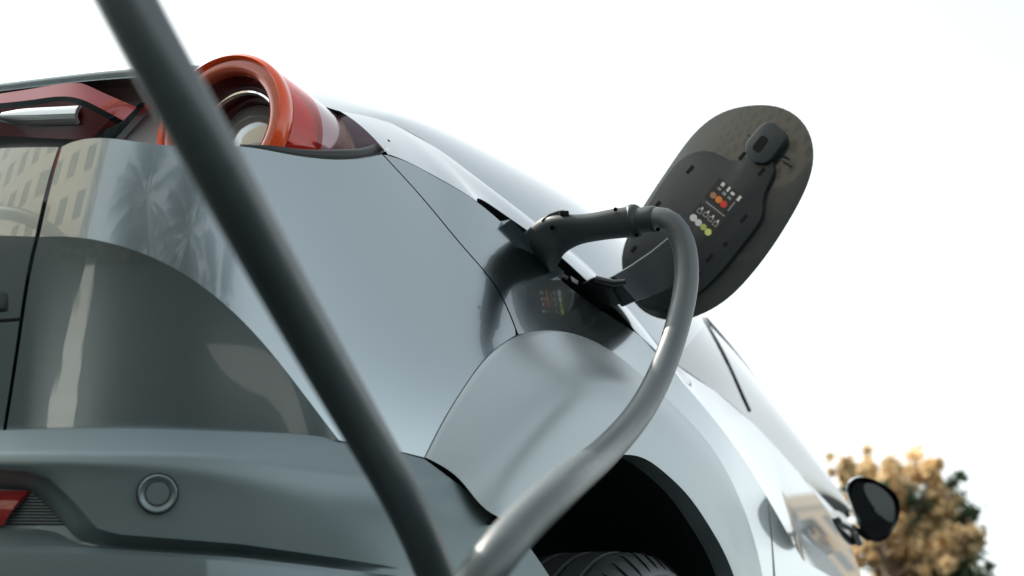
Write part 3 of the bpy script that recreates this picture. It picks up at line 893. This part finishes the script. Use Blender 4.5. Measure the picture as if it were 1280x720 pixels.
for u, v, d, r in ((690, 285, DP-.055, 2.6), (769, 262, DH-.008, 2.4), (822, 287, DH-.03, 2.4), (795, 294, DH-.02, 2.0)):
    lathe('screw_hole', [(0, 0), (r/FPX*d, 0), (r/FPX*d*1.1, .006)], at(u, v, d=d-0.004), -CF, M['gap'], handle, seg=16)
slab('release_button', [((676, 275), (682, 286), DP-.045, .03), ((686, 267), (692, 282), DP-.05, .03), ((698, 263), (702, 278), DP-.055, .03), ((706, 262), (708, 276), DP-.058, .03)], M['handle'], handle, .003)
slab('button_notch', [((699, 263.5), (700, 269), DP-.066, .02), ((711, 263), (712, 271), DP-.068, .02)], M['gap'], handle, .002)
CP = [(818, 273.5, DH-.015), (834, 276, DH-.025), (850, 294, DH-.035), (857, 318, DH-.045), (858, 350, DH-.06), (850, 395, DH-.09), (832, 452, DH-.15), (806, 505, DH-.24), (772, 549, DH-.37), (728, 589, 1.24), (683, 627, 1.08), (642, 668, 1.02), (606, 714, 0.98), (560, 785, 0.97), (530, 870, 1.0), (550, 960, 1.06), (615, 970, 1.12), (640, 900, 1.14), (600, 830, 1.18), (553, 740, 1.14), (510, 638, 1.07), (452, 533, 0.99), (386, 418, 0.91), (320, 298, 0.82), (256, 180, 0.76), (158, 0, 0.73), (60, -190, 0.74)]
cp = spline([at(u, v, d=d) for u, v, d in CP]+[np.array(q) for q in ((0.35, -0.62, 1.28), (-0.2, -0.85, 1.42), (-0.8, -0.98, 1.36), (-1.13, -1.0, 1.2))], 320)
own(tube('cable', cp, 0.0172, M['cable'], None, 28))
CABLE_END = cp[-1]

# ------------------------------------------------------------------ door mirror and handle
def blob(name, pts, m, parent, depth, bevel=0.0):
    """lens-shaped solid: outline in (u, v, d) with a domed far side"""
    P = np.array([at(u, v, d=d) for u, v, d in pts]); c = P.mean(0)
    V = []; F = []; k = len(P)
    rings = [(1.0, 0.0), (0.97, 0.25), (0.85, 0.6), (0.6, 0.88), (0.3, 0.98)]
    for s, h in rings:
        V += [c+(p-c)*s+CF*depth*h for p in P]
    V.append(c+CF*depth)
    for i in range(len(rings)-1):
        for a in range(k):
            b = (a+1) % k
            F.append((i*k+a, i*k+b, (i+1)*k+b, (i+1)*k+a))
    L = (len(rings)-1)*k
    for a in range(k): F.append((L+a, L+(a+1) % k, len(V)-1))
    return pydata(name, V, F, m, parent, True, 50)
def fan(name, pts, m, parent):
    return pydata(name, [at(u, v, d=d) for u, v, d in pts], [tuple(range(len(pts)))], m, parent, False)
DM = np.dot(at(1095, 632, x=0.985)-CAM, CF)
mir = empty('door_mirror'); mir.parent = car
hs = closed([(1062, 603), (1070, 597), (1085, 597), (1105, 606), (1120, 618), (1125, 632), (1124, 646), (1118, 660), (1104, 676), (1096, 678), (1078, 665), (1068, 640)], 44)
housing = blob('mirror_housing', [(u, v, DM) for u, v in hs], M['paint'], mir, 0.09)
gl = closed([(1079, 602), (1092, 602), (1106, 610), (1118, 624), (1121, 640), (1117, 654), (1102, 645), (1088, 628), (1080, 614)], 40)
def lower_dark():
    pts = closed([(1064, 606), (1071, 600), (1078, 602), (1080, 616), (1088, 630), (1102, 646), (1118, 656), (1116, 661), (1103, 675), (1096, 677), (1079, 664), (1069, 640)], 44)
    return fan('mirror_bezel', [(1095+(u-1095)*.92, 637+(v-637)*.93, DM-.004) for u, v in pts], M['gloss_black'], mir)
lower_dark()
fan('mirror_glass', [(1095+(u-1095)*.90, 637+(v-637)*.91, DM-.006) for u, v in gl], M['chrome'], mir)
slab('mirror_stalk', [((1066, 655), (1072, 668), DM+.03, .03), ((1080, 664), (1086, 678), DM+.02, .03), ((1092, 660), (1094, 674), DM+.02, .03)], M['gloss_black'], mir, .005)
hd = np.dot(at(1050, 660, x=0.86)-CAM, CF)
dh = empty('door_handle'); dh.parent = d2
rec = closed([(1034, 640), (1044, 641), (1056, 653), (1067, 668), (1068, 680), (1058, 683), (1045, 670), (1036, 655)], 30)
HP = [hit(u, v, s_up) for u, v in rec]
HPc = np.mean(HP, 0)
pydata('handle_cup', [p+np.array([.012, -.004, .002]) for p in HP], [tuple(range(len(HP)))], M['gloss_black'], dh, False)
tube('pull_bar', [hit(1037, 652, s_up)+np.array([.02, 0, 0]), hit(1050, 660, s_up)+np.array([.03, 0, 0]), hit(1064, 678, s_up)+np.array([.02, 0, 0])], 0.011, M['gloss_black'], dh, 10)

# ------------------------------------------------------------------ the car's other side
for o in list(car.children):
    if o.type == 'MESH' and o.name.split('.')[0] not in ('charge_flap', 'tailgate_button', 'charge_port_recess'):
        m_ = mirror_x(o, o.name.split('.')[0], car)
        for ch in list(o.children):
            if ch.type == 'MESH': mirror_x(ch, ch.name.split('.')[0], m_)
    elif o.type == 'EMPTY' and o.name.split('.')[0] in ('tail_lamp', 'door_mirror'):
        e = empty(o.name.split('.')[0]); e.parent = car
        for ch in list(o.children):
            mirror_x(ch, ch.name.split('.')[0], e)

for ch in car.children:
    ch.matrix_parent_inverse = Matrix.Translation(-Vector(car.location))

# ------------------------------------------------------------------ setting
M['asphalt'] = mat('asphalt', (0.026, 0.032, 0.034), 0.95, spec=0.05, noise=0.3, nscale=2.0)
gm_ = bpy.data.meshes.new('ground')
gm_.from_pydata([(-600, -600, -.08), (600, -600, -.08), (600, 600, -.08), (-600, 600, -.08)], [], [(0, 1, 2, 3)])
ground = link('ground', gm_, M['asphalt']); tag(ground, 'dark asphalt ground of the charging bay', None, None, 'structure')

M['line'] = mat('white_streak_strip', (0.62, 0.62, 0.58), 0.8, noise=0.25, nscale=6)
M['added'] = mat('pale_added_strip', (0.15, 0.155, 0.15), 0.85, noise=0.2, nscale=5)
def strip(name, a, b, w0, w1, m, label, z=-.076):
    a, b = Vector((*a, z)), Vector((*b, z)); d = (b-a).normalized(); n = Vector((-d.y, d.x, 0))
    o = pydata(name, [a-n*w0/2, a+n*w0/2, b+n*w1/2, b-n*w1/2], [(0, 1, 2, 3)], m, None, False)
    return tag(o, label, None, None, 'structure')
strip('streak_strip', (0.60, -2.0), (1.75, -11.0), 0.10, 0.16, M['line'], 'white strip added on the asphalt for a streak mirrored in the lower panel')  # unseen strip added so its mirror image streaks the lower panel
strip('light_patch_strip', (1.98, -2.0), (2.3, -3.9), 0.26, 0.36, M['added'], 'pale concrete strip behind the car for a light patch mirrored in the paint')  # unseen strip added so a pale patch shows in the lower panel

# ---- buildings
M['stucco'] = mat('beige_stucco', (0.66, 0.57, 0.44), 0.9, noise=0.08, nscale=0.6)
M['stucco2'] = mat('tan_stone', (0.36, 0.26, 0.15), 0.9, noise=0.15, nscale=0.5)
M['plinth_dark'] = mat('darkened_plinth', (0.05, 0.048, 0.045), 0.5, noise=0.2, nscale=3)  # plinth colour darkened so its reflection leaves the lower panel dark
M['pane'] = mat('dark_window_pane', (0.02, 0.025, 0.03), 0.08)
M['frame'] = mat('window_frame', (0.25, 0.23, 0.20), 0.6)
def box_bm(lo, hi):
    bm = bmesh.new()
    c = [(a+b)/2 for a, b in zip(lo, hi)]; d = [b-a for a, b in zip(lo, hi)]
    bmesh.ops.create_cube(bm, size=1, matrix=Matrix.Translation(c) @ Matrix.Diagonal((*d, 1)))
    return bm
def building(name, corner, rot, lx, ly, h, m, faces, cw, ch, base, label, recess=0.25):
    """a block with its near corner at the origin, running to -x and -y, and real window openings as recessed panes with frames"""
    b = empty(name, (corner[0], corner[1], -0.08), label, 'building'); b.rotation_euler.z = rot
    def part(nm, lo, hi, mm, par=b, bev=0):
        return from_bm(nm, box_bm(lo, hi), mm, par, smooth=False)
    # core set back by the recess, piers and bands standing proud of it
    part('core', (-lx+recess, -ly+recess, 0), (-recess, -recess, h-.5), M['pane'])
    part('parapet', (-lx-.15, -ly-.15, h-.6), (.15, .15, h+.5), m)
    nf = int((h-base-0.6)/ch)
    for f in faces:
        L = lx if f == 'x' else ly
        n = max(1, int(L/cw)); w = L/n
        pw = w*0.5
        def bx(nm, a0, a1, z0, z1, mm, d0=0.0, d1=None, par=b):
            d1 = recess if d1 is None else d1
            if f == 'x': return part(nm, (-a1, -d1, z0), (-a0, -d0, z1), mm, par)
            return part(nm, (-d1, -a1, z0), (-d0, -a0, z1), mm, par)
        bx('plinth', 0.0, L, 0, base, M['plinth_dark'])
        for k in range(nf+1):
            z0 = base+k*ch
            bx('storey_band', 0.0, L, z0+0.003 if k else base, min(z0+ch*0.42, h-.6), m, 0.002)
        for i in range(n+1):
            a0 = max(0, i*w-pw/2); a1 = min(L, i*w+pw/2)
            bx('pier', a0, a1, base+.003, h-.6, m, 0.004)
        for i in range(n):
            for k in range(nf):
                a0 = i*w+pw/2; a1 = (i+1)*w-pw/2; z0 = base+k*ch+ch*0.42; z1 = min(base+(k+1)*ch, h-.6)
                bx('window', a0+.02, a1-.02, z0+.02, z1-.02, M['pane'], 0.17, 0.22)
    return b
building('office_building', (3.6, -36.0), R(28), 60.0, 3.5, 36.5, M['stucco'], 'xy', 3.0, 3.4, 4.2, 'beige office block with dark windows mirrored in the tailgate')
building('stone_building', (5.2, 98.0), R(150), 5.5, 6.0, 25.5, M['stucco2'], 'xy', 2.0, 3.0, 3.0, 'tan stone building mirrored in the front door')

# ---- palms behind the car, seen in the paint
M['trunk'] = mat('palm_trunk', (0.16, 0.12, 0.085), 0.9, noise=0.3, nscale=8)
M['frond'] = mat('palm_frond', (0.055, 0.08, 0.035), 0.6, noise=0.3, nscale=3)
def palm(x, y, h, r, label, seed, lean=0.0):
    rnd = random.Random(seed)
    t = empty('palm_tree', (x, y, -.08), label, 'palm tree', 'palms mirrored in the rear panel')
    n = 14
    path = np.array([(lean*(k/n)**2*h, 0.02*math.sin(k), h*k/n) for k in range(n+1)])
    tube('trunk', path, [0.22-0.09*k/n+0.012*(k % 2) for k in range(n+1)], M['trunk'], t, 12)
    V = []; F = []
    top = path[-1]
    for k in range(46):
        az = rnd.uniform(0, 2*math.pi); el = rnd.uniform(-1.1, 1.2); L = r*rnd.uniform(.8, 1.1)
        d = np.array([math.cos(az)*math.cos(el), math.sin(az)*math.cos(el), math.sin(el)])
        sidev = np.array([-math.sin(az), math.cos(az), 0])
        st = 9; p = top.copy()
        for q in range(st):
            d2 = d+np.array([0, 0, -0.09*q*(1.3 if el < .5 else 1.0)]); d2 /= np.linalg.norm(d2)
            p2 = p+d2*L/st
            if q >= 3:
                nf = 3
                for m_ in range(nf):
                    c = p+(p2-p)*m_/nf
                    for sg in (-1, 1):
                        ll = L*0.42*(1-abs((q-5)/7))*rnd.uniform(.7, 1.1)
                        tip = c+sidev*sg*ll*.75+d2*ll*.65+np.array([0, 0, -.25*ll])
                        wv = d2*0.035
                        b = len(V); V += [c-wv, c+wv, tip]; F.append((b, b+1, b+2))
            wv = sidev*0.02; b = len(V); V += [p-wv, p+wv, p2+wv, p2-wv]; F.append((b, b+1, b+2, b+3))
            p = p2
    pydata('crown', V, F, M['frond'], t, False)
    # skirt of dead fronds
    V = []; F = []
    for k in range(160):
        az = rnd.uniform(0, 2*math.pi); z = h-rnd.uniform(.1, 1.3); rr = rnd.uniform(.2, .5); ln = rnd.uniform(.5, 1.1)
        c = np.array([top[0]+.15*math.cos(az), .15*math.sin(az), z]); e = c+np.array([rr*math.cos(az), rr*math.sin(az), -ln])
        w = np.array([-math.sin(az), math.cos(az), 0])*.05
        b = len(V); V += [c-w, c+w, e]; F.append((b, b+1, b+2))
    pydata('dead_frond_skirt', V, F, M['trunk'], t, False)
    return t
def pol(az, dist):
    return (0.5+dist*math.sin(R(az)), 0.15+dist*math.cos(R(az)))
for k, (az, dist, el, r, lab) in enumerate(((161, 13, 33, 2.3, 'tallest palm mirrored in the rear panel beside the beige block'), (152, 17, 24, 2.2, 'shorter palm mirrored left of the thick palm clump'),
                                    (147, 12, 31, 2.3, 'palm mirrored in the middle of the clump behind the black cable'), (139, 15, 22, 2.2, 'low palm mirrored just above the dark arc'), (133, 13, 26, 2.2, 'palm mirrored nearest the right end of the arc'))):
    x, y = pol(az, dist)
    palm(x, y, .9+dist*math.tan(R(el)), r, lab, 11+k, (-1)**k*.03)

# ---- hedge behind the bay
def leaf_cloud(name, lobes, n, size, m, parent, seed, up=0.3, fuzzy=False):
    rnd = random.Random(seed); V = []; F = []
    tot = sum(l[3]**2 for l in lobes)
    for (cx, cy, cz, r) in lobes:
        for _ in range(int(n*r*r/tot)):
            d = Vector((rnd.gauss(0, 1), rnd.gauss(0, 1), rnd.gauss(0, 1))).normalized()
            rr = r*(rnd.random()**0.35) if not fuzzy else r*abs(rnd.gauss(0, .8))
            c = Vector((cx, cy, cz))+d*rr
            nrm = (d+Vector((rnd.gauss(0, .6), rnd.gauss(0, .6), rnd.gauss(0, .6)+up))).normalized()
            a = nrm.orthogonal().normalized(); a.rotate(Matrix.Rotation(rnd.uniform(0, 6.28), 3, nrm)); b2 = nrm.cross(a)
            s = size*rnd.uniform(.6, 1.3); b = len(V)
            V += [c-a*s, c-b2*s*.5, c+a*s, c+b2*s*.5]; F.append((b, b+1, b+2, b+3))
    return pydata(name, V, F, m, parent, False)
M['hedge'] = mat('hedge_leaf', (0.035, 0.055, 0.03), 0.6, noise=0.4, nscale=4)
rnd = random.Random(4)
for k, (az, dist, h, lab) in enumerate(((170, 9, 1.9, 'dark bush mirrored beside the bright streak in the lower panel'), (164, 9.5, 2.2, 'dark bush mirrored below the tallest palm'), (157, 9, 2.0, 'dark bush mirrored in the middle of the lower panel'), (147, 9, 2.1, 'dark bush mirrored towards the right of the lower panel'), (139, 9, 2.3, 'dark bush mirrored at the tip of the lower panel'))):
    x, y = pol(az, dist)
    t = empty('bush', (x, y, -.08), lab, 'bush', 'bushes mirrored in the lower panel')
    tube('stem', [(0, 0, 0), (0.1, 0, h*.5)], [.12, .06], M['trunk'], t, 8)
    leaf_cloud('crown', [(rnd.uniform(-1, 1), rnd.uniform(-.7, .7), h*rnd.uniform(.2, .8), h*.32) for _ in range(9)], 5000, .11, M['hedge'], t, 30+k)

# ---- the sunlit tree ahead of the car
def leafy(m, k):
    nt = m.node_tree; p = nt.nodes['Principled BSDF']; out = nt.nodes['Material Output']
    t = nt.nodes.new('ShaderNodeBsdfTranslucent'); mx = nt.nodes.new('ShaderNodeMixShader'); mx.inputs[0].default_value = k
    src = p.inputs['Base Color'].links[0].from_socket if p.inputs['Base Color'].links else None
    if src: nt.links.new(src, t.inputs['Color'])
    nt.links.new(p.outputs[0], mx.inputs[1]); nt.links.new(t.outputs[0], mx.inputs[2]); nt.links.new(mx.outputs[0], out.inputs['Surface'])
M['leaf'] = mat('sunlit_leaf', (0.74, 0.58, 0.34), 0.6, noise=0.5, nscale=1.5)  # gold puts the warm sunlight into the leaf colour
M['leaf_green'] = mat('shaded_leaf', (0.06, 0.10, 0.045), 0.6, noise=0.4, nscale=2)
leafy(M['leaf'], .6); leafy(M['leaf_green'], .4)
TD = 15.0
tb = at(1120, 900, d=TD); tb[2] = -.08
tree = empty('leafy_tree', tuple(tb), 'golden sunlit leafy tree beyond the door mirror', 'tree')
def rel(u, v, dd=0): return at(u, v, d=TD+dd)-tb
tube('trunk', [(0, 0, 0), (0.05, 0, 1.0), tuple(rel(1115, 720))], [.22, .17, .10], M['trunk'], tree, 12)
lob = []
for u, v, r in ((1052, 592, 22), (1085, 585, 24), (1118, 600, 22), (1070, 630, 26), (1105, 645, 28), (1150, 590, 22), (1168, 580, 14), (1150, 630, 26), (1178, 640, 24), (1140, 680, 30), (1180, 690, 28), (1205, 680, 20), (1110, 700, 30), (1080, 690, 24), (1165, 730, 36), (1120, 760, 40), (1200, 720, 22)):
    p = rel(u, v, rnd.uniform(-.5, .5)); lob.append((p[0], p[1], p[2], r/FPX*TD))
    tube('branch', [tuple(rel(1115, 720)), tuple(p)], [.05, .012], M['trunk'], tree, 6)
sub = []
for a, b, c, r in lob:
    for _ in range(7):
        d = Vector((rnd.gauss(0, 1), rnd.gauss(0, 1), rnd.gauss(0, .8))).normalized()*r*rnd.uniform(.5, 1.15)
        sub.append((a+d.x, b+d.y, c+d.z, r*rnd.uniform(.22, .5)))
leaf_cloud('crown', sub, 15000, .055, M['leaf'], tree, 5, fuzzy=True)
leaf_cloud('shaded_leaves', [(a+.2, b+.25, c-.12, r*1.2) for a, b, c, r in sub if rnd.random() < .5], 9000, .055, M['leaf_green'], tree, 6, fuzzy=True)  # darker leaf copy set low and behind, painting the crown's shade

# ---- charging station the cable comes from, left of the bay
st = empty('charging_station', (-1.25, -1.0, -.08), 'grey charging post with a dark screen left of the bay', 'charger')
from_bm('post', box_bm((-.13, -.16, .0), (.13, .16, 1.62)), M['satin2'], st, bevel=.02)
from_bm('base_plate', box_bm((-.2, -.22, .0), (.2, .22, .03)), M['black'], st, bevel=.005)
from_bm('screen', box_bm((.131, -.09, 1.35), (.137, .09, 1.5)), M['gloss_black'], st, bevel=.002)
from_bm('cable_outlet', box_bm((.10, -.04, 1.22), (.17, .04, 1.33)), M['black'], st, bevel=.01)
